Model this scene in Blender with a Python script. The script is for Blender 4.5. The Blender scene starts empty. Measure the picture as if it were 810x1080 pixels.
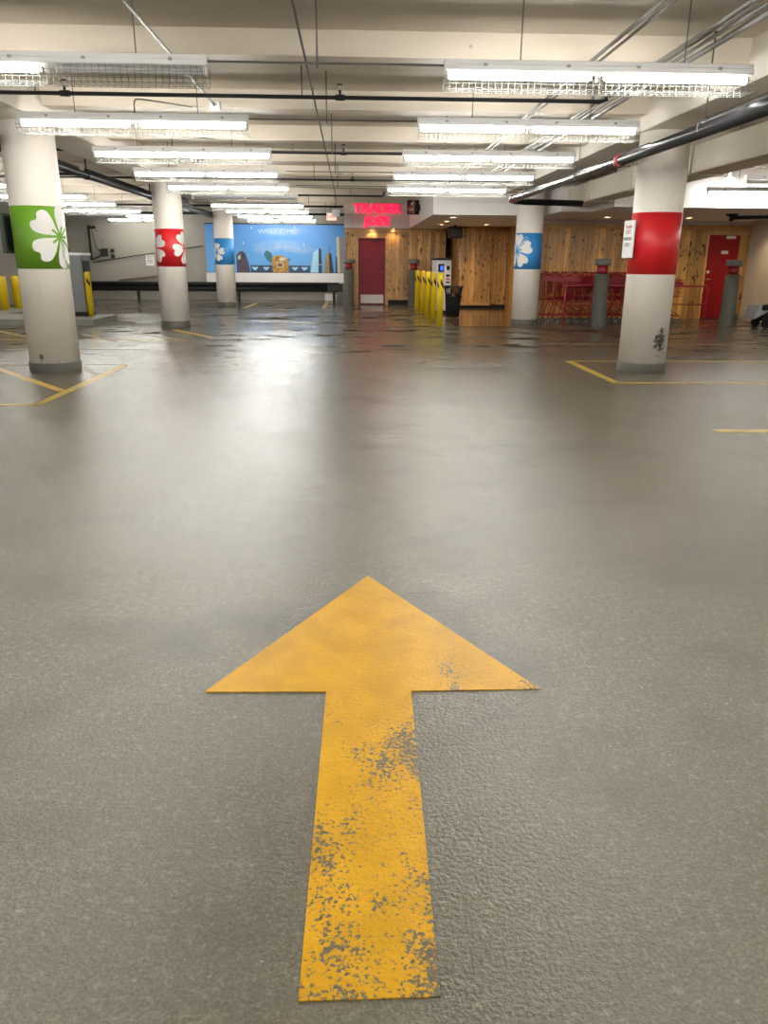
import bpy, bmesh, math, random
from mathutils import Vector, Matrix
random.seed(7)
S = bpy.context.scene
C = S.collection
PI = math.pi

# ------------------------------------------------------------------ materials
def new_mat(name):
    m = bpy.data.materials.new(name); m.use_nodes = True
    return m, m.node_tree.nodes, m.node_tree.links, m.node_tree.nodes['Principled BSDF']

def mat(name, col, rough=.5, metal=0., emit=0., spec=.5, ecol=None, bump=0., bscale=60., var=0., vscale=2.):
    m, n, l, b = new_mat(name)
    b.inputs['Base Color'].default_value = (*col, 1)
    b.inputs['Roughness'].default_value = rough
    b.inputs['Metallic'].default_value = metal
    b.inputs['Specular IOR Level'].default_value = spec
    if emit:
        b.inputs['Emission Color'].default_value = (*(ecol or col), 1)
        b.inputs['Emission Strength'].default_value = emit
    if bump or var:
        g = n.new('ShaderNodeNewGeometry')
    if var:
        t = n.new('ShaderNodeTexNoise'); t.inputs['Scale'].default_value = vscale; t.inputs['Detail'].default_value = 6
        l.new(g.outputs['Position'], t.inputs['Vector'])
        r = n.new('ShaderNodeMapRange'); r.inputs[1].default_value = .3; r.inputs[2].default_value = .7
        r.inputs[3].default_value = 1-var; r.inputs[4].default_value = 1+var*.5
        l.new(t.outputs['Fac'], r.inputs[0])
        x = n.new('ShaderNodeMix'); x.data_type = 'RGBA'; x.blend_type = 'MULTIPLY'; x.inputs[0].default_value = 1
        x.inputs[6].default_value = (*col, 1); l.new(r.outputs[0], x.inputs[7]); l.new(x.outputs[2], b.inputs['Base Color'])
    if bump:
        t = n.new('ShaderNodeTexNoise'); t.inputs['Scale'].default_value = bscale; t.inputs['Detail'].default_value = 3
        l.new(g.outputs['Position'], t.inputs['Vector'])
        bp = n.new('ShaderNodeBump'); bp.inputs['Strength'].default_value = bump; bp.inputs['Distance'].default_value = .004
        l.new(t.outputs['Fac'], bp.inputs['Height']); l.new(bp.outputs['Normal'], b.inputs['Normal'])
    return m

class NT:
    """small node building helper"""
    def __init__(s, m): s.n = m.node_tree.nodes; s.l = m.node_tree.links
    def noise(s, vec, scale, detail=3, rough=.5, dist=0.):
        t = s.n.new('ShaderNodeTexNoise'); t.inputs['Scale'].default_value = scale; t.inputs['Detail'].default_value = detail
        t.inputs['Roughness'].default_value = rough; t.inputs['Distortion'].default_value = dist
        s.l.new(vec, t.inputs['Vector']); return t.outputs['Fac']
    def rng(s, v, a, b, c=0., d=1.):
        r = s.n.new('ShaderNodeMapRange'); s.l.new(v, r.inputs[0])
        for i, x in enumerate((a, b, c, d)): r.inputs[i+1].default_value = x
        return r.outputs[0]
    def mix(s, f, a, b, mode='MIX'):
        x = s.n.new('ShaderNodeMix'); x.data_type = 'RGBA'; x.blend_type = mode
        for v, i in ((f, 0), (a, 6), (b, 7)):
            if isinstance(v, (int, float)): x.inputs[i].default_value = v
            elif isinstance(v, tuple): x.inputs[i].default_value = (*v, 1)
            else: s.l.new(v, x.inputs[i])
        return x.outputs[2]
    def math(s, op, a, b=0.):
        x = s.n.new('ShaderNodeMath'); x.operation = op
        for i, v in enumerate((a, b)):
            if isinstance(v, (int, float)): x.inputs[i].default_value = v
            else: s.l.new(v, x.inputs[i])
        return x.outputs[0]
    def pos(s): return s.n.new('ShaderNodeNewGeometry').outputs['Position']
    def scale(s, vec, sc, loc=(0, 0, 0)):
        x = s.n.new('ShaderNodeMapping'); x.inputs['Scale'].default_value = sc; x.inputs['Location'].default_value = loc
        s.l.new(vec, x.inputs['Vector']); return x.outputs[0]
    def bump(s, h, strength, dist=.003):
        x = s.n.new('ShaderNodeBump'); x.inputs['Strength'].default_value = strength; x.inputs['Distance'].default_value = dist
        s.l.new(h, x.inputs['Height']); return x.outputs[0]

FLOOR_A, FLOOR_B = (.180, .161, .117), (.140, .123, .087)
def floor_nodes(m, b):
    t = NT(m); p = t.pos()
    big = t.noise(t.scale(p, (.55, .4, 1)), 1., 5, .6)
    c = t.mix(t.rng(big, .35, .68), FLOOR_B, FLOOR_A)
    peel = t.noise(p, 80, 3, .6)
    fine = t.noise(p, 120, 2, .7)                              # painted speckle standing in for the grain of glints off the coating
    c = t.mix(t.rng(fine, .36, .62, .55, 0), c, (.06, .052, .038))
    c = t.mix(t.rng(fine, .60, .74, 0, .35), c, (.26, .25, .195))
    mid = t.noise(p, 38, 3, .7)
    c = t.mix(t.rng(mid, .40, .60, .34, 0), c, (.085, .074, .051))
    c = t.mix(t.rng(mid, .58, .72, 0, .4), c, (.27, .25, .195))
    return t, p, c, peel

def floor_material():
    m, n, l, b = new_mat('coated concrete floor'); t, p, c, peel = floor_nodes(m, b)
    sep = n.new('ShaderNodeSeparateXYZ'); l.new(p, sep.inputs[0])
    far = t.rng(sep.outputs[1], 8., 13.); right = t.rng(sep.outputs[0], 1.5, 5.)
    # dried dirt and tyre scuffs in the driving lane
    sm = t.rng(t.noise(t.scale(p, (1.3, 1.3, 1), (5, 2, 0)), 1., 3, .55), .50, .68, 0, .5)
    c = t.mix(sm, c, (.062, .052, .036))
    # oil and water stains around the bays, swept sideways
    st = t.noise(t.scale(p, (.55, 1.0, 1), (3.1, 1.7, 0)), 1.2, 7, .66, .5)
    stain = t.math('MULTIPLY', t.rng(st, .54, .60), far)
    c = t.mix(t.math('MULTIPLY', stain, .8), c, (.035, .031, .022))
    ru = t.noise(t.scale(p, (.32, 1.25, 1), (9, 4, 0)), 1.1, 6, .62)
    rust = t.math('MULTIPLY', t.rng(ru, .47, .60), t.math('MULTIPLY', far, right))
    c = t.mix(t.math('MULTIPLY', rust, .85), c, (.06, .028, .012))
    dull = t.math('MAXIMUM', t.math('MULTIPLY', stain, .8), t.math('MULTIPLY', rust, .6))
    l.new(t.rng(dull, 0, .8, .5, .0), b.inputs['Specular IOR Level'])
    l.new(c, b.inputs['Base Color'])
    wet = t.math('MULTIPLY', t.rng(t.noise(t.scale(p, (.4, .8, 1), (1, 8, 0)), 1., 6, .62), .42, .62), t.rng(sep.outputs[1], 10., 17.))
    r0 = t.rng(t.noise(p, 1.1, 4), .3, .7, .195, .245)
    rr = n.new('ShaderNodeMix'); rr.data_type = 'FLOAT'
    l.new(wet, rr.inputs[0]); l.new(r0, rr.inputs[2]); rr.inputs[3].default_value = .05
    l.new(t.math('MAXIMUM', rr.outputs[0], t.rng(dull, .15, .8, 0, .62)), b.inputs['Roughness'])
    bp = n.new('ShaderNodeBump'); bp.inputs['Distance'].default_value = .005
    l.new(t.rng(wet, 0, 1, .75, .05), bp.inputs['Strength']); l.new(peel, bp.inputs['Height'])
    # slow unevenness of the hand-trowelled slab
    wave = t.noise(t.scale(p, (1.2, 2.2, 1)), 3.2, 5, .6)
    b2 = n.new('ShaderNodeBump'); b2.inputs['Strength'].default_value = .5; b2.inputs['Distance'].default_value = .008
    l.new(wave, b2.inputs['Height']); l.new(b2.outputs[0], bp.inputs['Normal'])
    l.new(bp.outputs[0], b.inputs['Normal'])
    return m

def paint_material(name, col, wear, edge_wear=False):
    """yellow traffic paint with floor showing through where it has worn"""
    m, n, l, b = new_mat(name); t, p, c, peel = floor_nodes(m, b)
    sp = t.noise(p, 95, 4, .65); pat = t.noise(t.scale(p, (3.5, 1.6, 1), (2.3, .4, 0)), 1.6, 3, .6)
    if edge_wear:
        sep = n.new('ShaderNodeSeparateXYZ'); l.new(p, sep.inputs[0])
        side = t.rng(sep.outputs[0], .03, .17, 0, .13)                 # right tyre track on the shaft
        low = t.rng(sep.outputs[1], 1.32, 1.13, 0, .14)                # worn foot of the arrow
        head = t.rng(sep.outputs[1], 2.0, 2.5, 0, -.22)
        pat = t.math('ADD', pat, t.math('ADD', side, t.math('ADD', low, head)))
    f = t.math('ADD', t.math('MULTIPLY', sp, 1.0), t.math('MULTIPLY', pat, .75))
    mask = t.rng(f, wear, wear+.05)
    tone = t.mix(t.rng(t.noise(p, 6, 5), .35, .65), col, tuple(x*.8 for x in col))
    tone = t.mix(t.rng(t.noise(p, 140, 2), .5, .75, 0, .35), tone, tuple(x*.55 for x in col))
    l.new(t.mix(mask, tone, c), b.inputs['Base Color'])
    b.inputs['Roughness'].default_value = .36; b.inputs['Specular IOR Level'].default_value = .3
    l.new(t.bump(peel, .5, .004), b.inputs['Normal'])
    return m

def wood_material(name, axis, base=(.56, .31, .095), plank=.15):
    m, n, l, b = new_mat(name); t = NT(m); p = t.pos()
    sep = n.new('ShaderNodeSeparateXYZ'); l.new(p, sep.inputs[0])
    u = t.math('DIVIDE', sep.outputs[axis], plank)
    idx = t.math('FLOOR', u); fr = t.math('FRACT', u)
    w = n.new('ShaderNodeTexWhiteNoise'); w.noise_dimensions = '1D'; l.new(idx, w.inputs['W'])
    sc = (14, 14, .9)
    off = n.new('ShaderNodeVectorMath'); off.operation = 'ADD'; l.new(p, off.inputs[0]); l.new(w.outputs['Color'], off.inputs[1])
    gr = t.noise(t.scale(off.outputs[0], sc), 1.6, 5, .6, .5)
    c = t.mix(t.rng(gr, .35, .65), tuple(x*.62 for x in base), tuple(min(1, x*1.25) for x in base))
    c = t.mix(1., c, t.mix(w.outputs['Value'], (.55, .52, .48), (1.3, 1.25, 1.15)), 'MULTIPLY')
    kn = t.noise(t.scale(off.outputs[0], (13, 13, 7)), 1., 1, .4)
    c = t.mix(t.rng(kn, .655, .69), c, (.06, .022, .008))
    gap = t.math('LESS_THAN', fr, .045)
    c = t.mix(gap, c, (.03, .016, .008))
    l.new(c, b.inputs['Base Color']); b.inputs['Roughness'].default_value = .42
    l.new(t.bump(t.math('SUBTRACT', gr, t.math('MULTIPLY', gap, 3.)), .3, .004), b.inputs['Normal'])
    return m

def concrete_paint(name, col, streak=.06):
    m, n, l, b = new_mat(name); t = NT(m); p = t.pos()
    a = t.noise(p, .9, 6, .6); s = t.noise(t.scale(p, (.4, 7, 4)), 1., 4)
    c = t.mix(t.rng(a, .3, .7), tuple(x*(1-streak*2) for x in col), col)
    c = t.mix(t.rng(s, .5, .8, 0, .25), c, tuple(x*.82 for x in col))
    spots = t.rng(t.noise(p, 5.5, 2), .735, .75, 0, .7)
    c = t.mix(spots, c, tuple(x*.45 for x in col))
    l.new(c, b.inputs['Base Color']); b.inputs['Roughness'].default_value = .62
    l.new(t.bump(t.noise(p, 30, 4), .25, .003), b.inputs['Normal'])
    return m

def column_paint(name, col, scuff=None, wid=.15):
    """painted concrete; scuff = (angle, z, strength) of a black bumper mark in column space"""
    m, n, l, b = new_mat(name); t = NT(m)
    oc = n.new('ShaderNodeTexCoord').outputs['Object']
    a = t.noise(t.scale(oc, (2, 2, 1)), 1.5, 6, .6)
    c = t.mix(t.rng(a, .3, .7), tuple(x*.93 for x in col), col)
    sc = t.noise(t.scale(oc, (6, 6, 11), (3, 1, 2)), 1., 5, .7)
    sep = n.new('ShaderNodeSeparateXYZ'); l.new(oc, sep.inputs[0])
    lowz = t.rng(sep.outputs[2], 1.1, .4)
    c = t.mix(t.math('MULTIPLY', t.rng(sc, .63, .68, 0, .45), lowz), c, (.22, .2, .18))
    if scuff:
        ang, z, k = scuff
        d = n.new('ShaderNodeVectorMath'); d.operation = 'DISTANCE'
        l.new(t.scale(oc, (1, 1, .55)), d.inputs[0]); d.inputs[1].default_value = (.31*math.cos(ang), .31*math.sin(ang), z*.55)
        near = t.rng(d.outputs['Value'], .0, wid, .55, 0)
        nn = t.noise(t.scale(oc, (16, 16, 26)), 1., 5, .7)
        c = t.mix(t.rng(t.math('ADD', nn, near), .78, .9, 0, k), c, (.02, .02, .02))
    l.new(c, b.inputs['Base Color']); b.inputs['Roughness'].default_value = .5
    l.new(t.bump(t.noise(oc, 14, 4), .2, .004), b.inputs['Normal'])
    return m

def sky_panel(name):
    m, n, l, b = new_mat(name); t = NT(m); p = t.pos()
    sep = n.new('ShaderNodeSeparateXYZ'); l.new(p, sep.inputs[0])
    c = t.mix(t.rng(sep.outputs[2], 1.0, 2.7), (.115, .36, .72), (.075, .27, .66))
    tot = None
    for (x, z, rx, rz) in ((-2.55, 2.46, 1.0, .17), (-2.6, 1.95, 1.15, .24), (-3.2, 1.8, .5, .16), (-1.8, 1.82, .55, .16)):
        dx = t.math('DIVIDE', t.math('SUBTRACT', sep.outputs[0], x), rx); dz = t.math('DIVIDE', t.math('SUBTRACT', sep.outputs[2], z), rz)
        d = t.math('ADD', t.math('MULTIPLY', dx, dx), t.math('MULTIPLY', dz, dz))
        f = t.rng(d, 0, 1, 1, 0); tot = f if tot is None else t.math('MAXIMUM', tot, f)
    nn = t.rng(t.noise(p, 4.5, 5, .6), .3, .65)
    c = t.mix(t.math('MULTIPLY', t.math('MULTIPLY', tot, nn), .55), c, (.55, .6, .62))
    l.new(c, b.inputs['Base Color']); b.inputs['Roughness'].default_value = .45
    return m

M = dict(
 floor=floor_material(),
 walk=None,
 arrow=paint_material('worn yellow arrow paint', (.66, .345, .0), .985, True),
 line=paint_material('yellow line paint', (.50, .33, .05), 1.02),
 faded=paint_material('faded yellow line paint', (.30, .24, .10), .9),
 ceil=concrete_paint('painted concrete ceiling', (.60, .525, .43)),
 beam=concrete_paint('painted concrete girder', (.68, .62, .54)),
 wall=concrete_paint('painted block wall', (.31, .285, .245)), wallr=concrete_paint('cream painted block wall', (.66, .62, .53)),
 soffit=mat('white painted soffit', (.86, .81, .80), .6, var=.04),
 soffgrey=mat('grey painted fascia', (.62, .58, .55), .6, var=.05),
 housing=mat('white enamel fixture steel', (.72, .72, .73), .35),
 tube=mat('lit fluorescent tube', (1, 1, 1), .3, emit=48., ecol=(1., .992, .93)),
 deadtube=mat('unlit fluorescent tube', (.55, .55, .56), .25),
 wire=mat('white coated guard wire', (.15, .15, .135), .4),
 black=mat('black painted pipe', (.018, .018, .02), .4, spec=.15),
 dpipe=mat('dark grey cast pipe', (.035, .035, .038), .25, spec=.1),
 dkpipe=mat('dark brown insulated pipe', (.035, .028, .026), .6),
 redc=mat('dull red coupling', (.20, .035, .035), .5),
 steel=mat('galvanised conduit', (.26, .25, .24), .45, .5),
 rod=mat('grey hanger rod', (.16, .15, .14), .5, .5),
 duct=mat('beige painted duct', (.70, .63, .53), .5, var=.06, vscale=1.2),
 wood=wood_material('knotty pine boards across', 0),
 woody=wood_material('knotty pine boards deep', 1),
 woodtrim=mat('pine trim', (.50, .27, .10), .45, var=.3, vscale=7),
 maroon=mat('maroon door paint', (.20, .014, .028), .45, spec=.2),
 reddoor=mat('red door paint', (.26, .007, .010), .45, spec=.2),
 cream=mat('scuffed kick plate', (.62, .58, .52), .4, var=.08),
 chrome=mat('brushed steel', (.65, .65, .66), .25, .9),
 red=mat('red band paint', (.62, .012, .016), .42, var=.06),
 green=mat('green band paint', (.15, .34, .022), .42, var=.06),
 blue=mat('blue band paint', (.04, .27, .66), .42, var=.05),
 white=mat('white flower paint', (.80, .78, .76), .45),
 base=mat('grey column foot paint', (.075, .07, .055), .5, var=.1),
 yellow=mat('yellow bollard sleeve', (.66, .46, .006), .35),
 blk=mat('black plastic', (.014, .014, .016), .4, spec=.15),
 grey=mat('grey bollard concrete', (.10, .096, .08), .7, bump=.5, bscale=45, var=.2, vscale=12),
 capgrey=mat('grey bollard cap', (.17, .165, .15), .5),
 redneck=mat('dark red lamp lens', (.26, .012, .022), .3),
 cart=mat('red cart enamel', (.26, .006, .012), .35),
 rail=mat('red corral tube', (.30, .02, .03), .35),
 rubber=mat('grey rubber tyre', (.05, .05, .05), .5),
 kiosk=mat('grey machine paint', (.17, .175, .18), .45),
 machine=mat('white machine panel', (.70, .71, .74), .35),
 screen=mat('blue lit screen', (.02, .05, .3), .2, emit=1.2, ecol=(.03, .1, .6)),
 neon=mat('glowing red letters', (.9, .02, .06), .4, emit=.75, ecol=(1., .012, .075)),
 exitl=mat('glowing exit letters', (.9, .1, .06), .4, emit=.6, ecol=(1., .07, .04)),
 exitf=mat('lit exit face', (.9, .8, .7), .4, emit=.35, ecol=(1., .72, .55)),
 curb=mat('concrete curb', (.20, .19, .16), .7, bump=.3, var=.25, vscale=3),
 sky=sky_panel('blue mural sky'),
 ink=mat('near black mural paint', (.012, .014, .025), .5),
 plum=mat('dark plum mural paint', (.06, .045, .07), .5, var=.3, vscale=9),
 paleblue=mat('pale blue mural paint', (.35, .62, .80), .5),
 navy=mat('navy mural paint', (.012, .035, .09), .5),
 gold=mat('gold mural paint', (.46, .24, .04), .5, var=.5, vscale=14),
 ochre=mat('ochre mural paint', (.38, .24, .07), .5),
 sand=mat('sand mural paint', (.58, .52, .40), .5),
 sandd=mat('taupe mural paint', (.27, .23, .18), .5),
 teal=mat('teal mural paint', (.02, .16, .20), .5, var=.4, vscale=12),
 brownm=mat('brown mural paint', (.15, .055, .02), .5),
 pale=mat('faded cream lettering', (.36, .56, .78), .5),
 downl=mat('warm recessed lamp', (1, .8, .5), .4, emit=14., ecol=(1., .72, .38)),
 signw=mat('white sign plate', (.75, .74, .73), .4),
 signt=mat('grey sign ink', (.16, .15, .15), .5),
 signr=mat('red sign ink', (.5, .10, .10), .5),
 bulb=mat('lit round bulb', (1, 1, 1), .3, emit=14., ecol=(1., .95, .86)),
 dgreen=mat('dark green sign board', (.04, .06, .045), .5),
 brownwood=mat('weathered timber bar', (.16, .09, .045), .7, var=.3),
 board=mat('grey rubber bumper', (.30, .30, .30), .5),
)
def walk_material():
    m, n, l, b = new_mat('sealed brown walkway'); t = NT(m); p = t.pos()
    c = t.mix(t.rng(t.noise(t.scale(p, (.8, 1.2, 1)), 1.4, 5), .35, .65), (.10, .06, .032), (.16, .11, .065))
    l.new(c, b.inputs['Base Color']); b.inputs['Roughness'].default_value = .12
    l.new(t.bump(t.noise(p, 30, 2), .10, .002), b.inputs['Normal'])
    return m
M['walk'] = walk_material()

# ------------------------------------------------------------------ mesh helpers
class MB:
    def __init__(s): s.bm = bmesh.new(); s.mats = []
    def mi(s, m):
        if m is None: return 0
        if m not in s.mats: s.mats.append(m)
        return s.mats.index(m)
    def face(s, pts, m=None):
        f = s.bm.faces.new([s.bm.verts.new(p) for p in pts]); f.material_index = s.mi(m); return f
    def box(s, x0, x1, y0, y1, z0, z1, m=None, bev=0.):
        k = s.mi(m); r = bmesh.ops.create_cube(s.bm, size=1)
        for v in r['verts']:
            v.co = ((x0+x1)/2+v.co.x*(x1-x0), (y0+y1)/2+v.co.y*(y1-y0), (z0+z1)/2+v.co.z*(z1-z0))
        fs = set(f for v in r['verts'] for f in v.link_faces)
        for f in fs: f.material_index = k
        if bev:
            es = list(set(e for f in fs for e in f.edges))
            bmesh.ops.bevel(s.bm, geom=es, offset=bev, segments=2, affect='EDGES', profile=.5)
        return s
    def tube(s, pts, r, n=8, m=None, closed=False, caps=True):
        k = s.mi(m); P = [Vector(p) for p in pts]; N = len(P); rings = []
        up = None
        for i in range(N):
            if closed: d = P[(i+1) % N]-P[i-1]
            else: d = P[min(i+1, N-1)]-P[max(i-1, 0)]
            d.normalize()
            if up is None:
                a = Vector((0, 0, 1)) if abs(d.z) < .9 else Vector((0, 1, 0))
                up = d.cross(a).normalized()
            up = (up-d*up.dot(d)).normalized(); w = d.cross(up)
            # widen mitred corners
            sc = 1.
            if 0 < i < N-1 or closed:
                e = (P[(i+1) % N]-P[i]).normalized(); c = max(.35, d.dot(e)); sc = min(1.4, 1/c)
            rr = r[i] if isinstance(r, (list, tuple)) else r
            rings.append([s.bm.verts.new(P[i]+(up*math.cos(2*PI*j/n)+w*math.sin(2*PI*j/n))*rr*(1 if sc < 1.01 else sc**.5)) for j in range(n)])
        for i in range(N if closed else N-1):
            A, B = rings[i], rings[(i+1) % N]
            for j in range(n):
                f = s.bm.faces.new((A[j], A[(j+1) % n], B[(j+1) % n], B[j])); f.material_index = k; f.smooth = n > 5
        if caps and not closed:
            for R in (rings[0][::-1], rings[-1]):
                f = s.bm.faces.new(R); f.material_index = k
        return s
    def lathe(s, prof, n=48, m=None, ctr=(0, 0, 0), cap=True):
        k = s.mi(m); rings = []
        for r, z in prof:
            rings.append([s.bm.verts.new((ctr[0]+r*math.cos(2*PI*j/n), ctr[1]+r*math.sin(2*PI*j/n), ctr[2]+z)) for j in range(n)])
        for A, B in zip(rings, rings[1:]):
            for j in range(n):
                f = s.bm.faces.new((A[j], A[(j+1) % n], B[(j+1) % n], B[j])); f.material_index = k; f.smooth = True
        if cap:
            for R in (rings[0][::-1], rings[-1]):
                f = s.bm.faces.new(R); f.material_index = k
        return s
    def prism(s, poly, d, m=None):
        """poly: list of 3-D points (planar), extruded by vector d"""
        k = s.mi(m); d = Vector(d)
        a = [s.bm.verts.new(p) for p in poly]; b = [s.bm.verts.new(Vector(p)+d) for p in poly]
        fs = [s.bm.faces.new(a), s.bm.faces.new(b[::-1])]
        for i in range(len(a)):
            j = (i+1) % len(a); fs.append(s.bm.faces.new((a[j], a[i], b[i], b[j])))
        for f in fs: f.material_index = k
        return s
    def build(s, name, m=None, parent=None, fix=True):
        if fix: bmesh.ops.recalc_face_normals(s.bm, faces=s.bm.faces)
        me = bpy.data.meshes.new(name); s.bm.to_mesh(me); s.bm.free()
        for x in (s.mats or [m]): me.materials.append(x)
        o = bpy.data.objects.new(name, me); C.objects.link(o)
        if parent: o.parent = parent
        # sharp edges where faces meet steeply
        return o

def thing(name, label, cat, loc=(0, 0, 0), rz=0., group=None):
    o = bpy.data.objects.new(name, None); C.objects.link(o); o.empty_display_size = .1
    o.location = loc; o.rotation_euler = (0, 0, rz)
    o['label'] = label; o['category'] = cat
    if group: o['group'] = group
    return o
def tag(o, label, cat, group=None):
    o['label'] = label; o['category'] = cat
    if group: o['group'] = group
    return o
def struct(o): o['kind'] = 'structure'; return o
def copy_tree(o, parent=None):
    c = o.copy(); C.objects.link(c)
    if parent: c.parent = parent
    for ch in list(o.children): copy_tree(ch, c)
    return c
def relabel(o, label, group=None):
    o['label'] = label
    if group: o['group'] = group

def text_mesh(s, size, align='CENTER', extrude=.004, bold=0.):
    cu = bpy.data.curves.new('txt', 'FONT'); cu.body = s; cu.size = size; cu.align_x = align; cu.align_y = 'CENTER'
    cu.extrude = extrude; cu.offset = bold
    ob = bpy.data.objects.new('txt', cu); C.objects.link(ob)
    dg = bpy.context.evaluated_depsgraph_get(); dg.update()
    me = bpy.data.meshes.new_from_object(ob.evaluated_get(dg))
    bpy.data.objects.remove(ob); bpy.data.curves.remove(cu)
    return me
def text(name, s, size, m, loc, rz=0., parent=None, extrude=.004, sx=1., bold=0.):
    me = text_mesh(s, size, extrude=extrude, bold=bold)
    mt = Matrix.Translation(loc) @ Matrix.Rotation(rz, 4, 'Z') @ Matrix.Rotation(PI/2, 4, 'X') @ Matrix.Diagonal((sx, 1, 1, 1))
    me.transform(mt); me.materials.clear(); me.materials.append(m)
    o = bpy.data.objects.new(name, me); C.objects.link(o)
    if parent: o.parent = parent
    return o

# ------------------------------------------------------------------ the shell
SLAB, JB, GB = 3.32, 3.12, 2.95
Y0, XL, XR = -7., -11., 10.45
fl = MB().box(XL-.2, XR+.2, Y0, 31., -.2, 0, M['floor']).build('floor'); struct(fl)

c = MB()
c.box(XL-.2, XR+.2, Y0, 31., SLAB, SLAB+.25, M['ceil'])
k = -6
for k in range(-5, 9):                                   # pan joists across the bays
    y = 7.72+2.502*k
    for x0, x1 in ((XL, -4.3), (-3.62, 3.62), (4.3, XR)):
        c.prism([(x0, y, SLAB), (x0, y+.03, JB), (x0, y+.30, JB), (x0, y+.33, SLAB)], (x1-x0, 0, 0), M['ceil'])
ceil = c.build('ceiling'); struct(ceil)
struct(MB().box(3.62, 4.30, Y0, 30.6, GB, SLAB, M['beam'], .01).build('trim_1'))
struct(MB().box(-4.30, -3.62, Y0, 30.6, GB, SLAB, M['beam'], .01).build('trim_2'))

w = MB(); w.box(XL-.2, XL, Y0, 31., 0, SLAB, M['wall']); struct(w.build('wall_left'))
w = MB(); w.box(XR, XR+.2, Y0, 21.2, 0, SLAB, M['wallr'])
for y in (3., 7.5, 12., 16.5): w.box(XR-.012, XR, y, y+.03, 0, SLAB, M['rod'])
struct(w.build('wall_right'))
struct(MB().box(XL-.2, XR+.2, Y0-.2, Y0, 0, SLAB, M['wall']).build('wall_front'))
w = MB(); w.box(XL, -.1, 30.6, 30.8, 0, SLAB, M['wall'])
w.box(-5.4, -.2, 30.36, 30.6, .64, .99, M['soffit'])       # white ledge under the mural
w.box(-.98, -.55, 30.30, 30.6, 0, .24, M['soffit'])        # white block at the foot of the wall
struct(w.build('wall_back'))

# store front: board wall with the maroon door
w = MB()
DX0, DX1, DH = .26, 1.17, 2.16
w.box(-.2, DX0, 27.3, 27.5, 0, 2.47, M['wood']); w.box(DX1, 3.07, 27.3, 27.5, .18, 2.47, M['wood'])
w.box(DX0, DX1, 27.3, 27.5, DH, 2.47, M['wood'])
w.box(DX1+.1, 3.07, 27.34, 27.5, 0, .18, M['blk'])
w.box(-.2, -.1, 27.5, 30.8, 0, SLAB, M['wall'])
struct(w.build('wall_store'))
w = MB(); w.box(-.2, 3.07, 27.24, 27.3, 2.36, 2.47, M['woodtrim'], .006)
w.box(DX0-.16, DX1+.12, 27.25, 27.3, DH, DH+.17, M['woodtrim'], .006)
w.box(DX1, DX1+.10, 27.25, 27.3, 0, DH, M['woodtrim'], .006); w.box(DX0-.10, DX0, 27.25, 27.3, 0, DH, M['woodtrim'], .006)
w.box(DX1+.1, 3.07, 27.27, 27.3, .17, .25, M['woodtrim'], .006)
struct(w.build('trim_3'))
d = MB().box(DX0+.01, DX1-.01, 27.30, 27.35, .02, DH-.01, M['maroon'], .004).build('door_1'); struct(d)
MB().box(DX0+.07, DX1-.06, 27.29, 27.302, .06, .34, M['cream'], .002).build('kick_plate', parent=d)
h = MB(); h.lathe([(.0, 0), (.03, 0), (.03, .012), (.012, .012), (.012, .05), (0, .05)], 16, M['chrome'], cap=False)
h.bm.transform(Matrix.Rotation(PI/2, 4, 'X')); h.tube([(0, -.05, 0), (-.11, -.05, 0)], .010, 10, M['chrome'])
h.bm.transform(Matrix.Translation((DX1-.10, 27.30, 1.06))); h.build('door_handle', parent=d)
h = MB().box(.80, .90, 27.25, 27.30, 2.05, 2.14, M['blk'], .006); h.lathe([(0, 0), (.014, 0), (.014, .012), (0, .012)], 12, M['signw'], cap=False, ctr=(.85, 27.245, 2.09))
h.build('door_closer', parent=d)

# recess to the right of the store door
w = MB(); w.box(3.45, 3.62, 25.33, 29.4, .12, 2.47, M['woody']); w.box(2.9, 3.6, 29.4, 29.5, 0, 2.47, M['wall'])
w.box(3.475, 4.42, 25.3, 25.45, .12, 2.47, M['wood'])
w.box(4.42, 5.10, 25.55, 25.7, .12, 2.47, M['wood'])
w.box(3.5, 5.1, 25.42, 25.72, 0, .12, M['blk'])
w.box(3.07, 3.2, 27.3, 29.5, 0, 2.47, M['woody'])
struct(w.build('wall_recess'))
w = MB(); w.box(3.43, 3.50, 25.26, 25.3, .1, 2.44, M['woodtrim'], .005); w.box(3.43, 4.44, 25.27, 25.3, .1, .2, M['woodtrim'], .005)
struct(w.build('trim_4'))
# board wall behind the carts, with the red door at its right
RX0, RX1 = 9.36, 10.18
w = MB(); w.box(4.95, RX0, 20.9, 21.1, 0, 2.30, M['wood']); w.box(RX1, XR, 20.9, 21.1, .1, 2.30, M['wood'])
w.box(RX0, RX1, 20.9, 21.1, 2.13, 2.30, M['wood']); w.box(4.95, XR, 20.9, 21.1, 2.30, 2.47, M['soffgrey'])
w.box(4.95, 5.1, 21.1, 25.7, 0, 2.47, M['woody'])
struct(w.build('wall_carts'))
w = MB(); w.box(4.92, XR, 20.85, 20.9, 2.26, 2.36, M['woodtrim'], .005); w.box(4.90, 5.03, 20.86, 20.9, 0, 2.26, M['woodtrim'], .005)
w.box(RX0-.02, RX1+.22, 20.86, 20.9, 2.13, 2.26, M['woodtrim'], .005)
struct(w.build('trim_5'))
d = MB().box(RX0+.01, RX1-.01, 20.90, 20.95, .02, 2.12, M['reddoor'], .004).build('door_2'); struct(d)
MB().box(RX0+.42, RX1-.14, 20.85, 20.9, 2.03, 2.11, M['chrome'], .008).build('door_closer', parent=d)
MB().box(RX0+.36, RX0+.54, 20.89, 20.9, 1.66, 1.74, M['signw'], .002).build('door_number_plate', parent=d)
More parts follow.
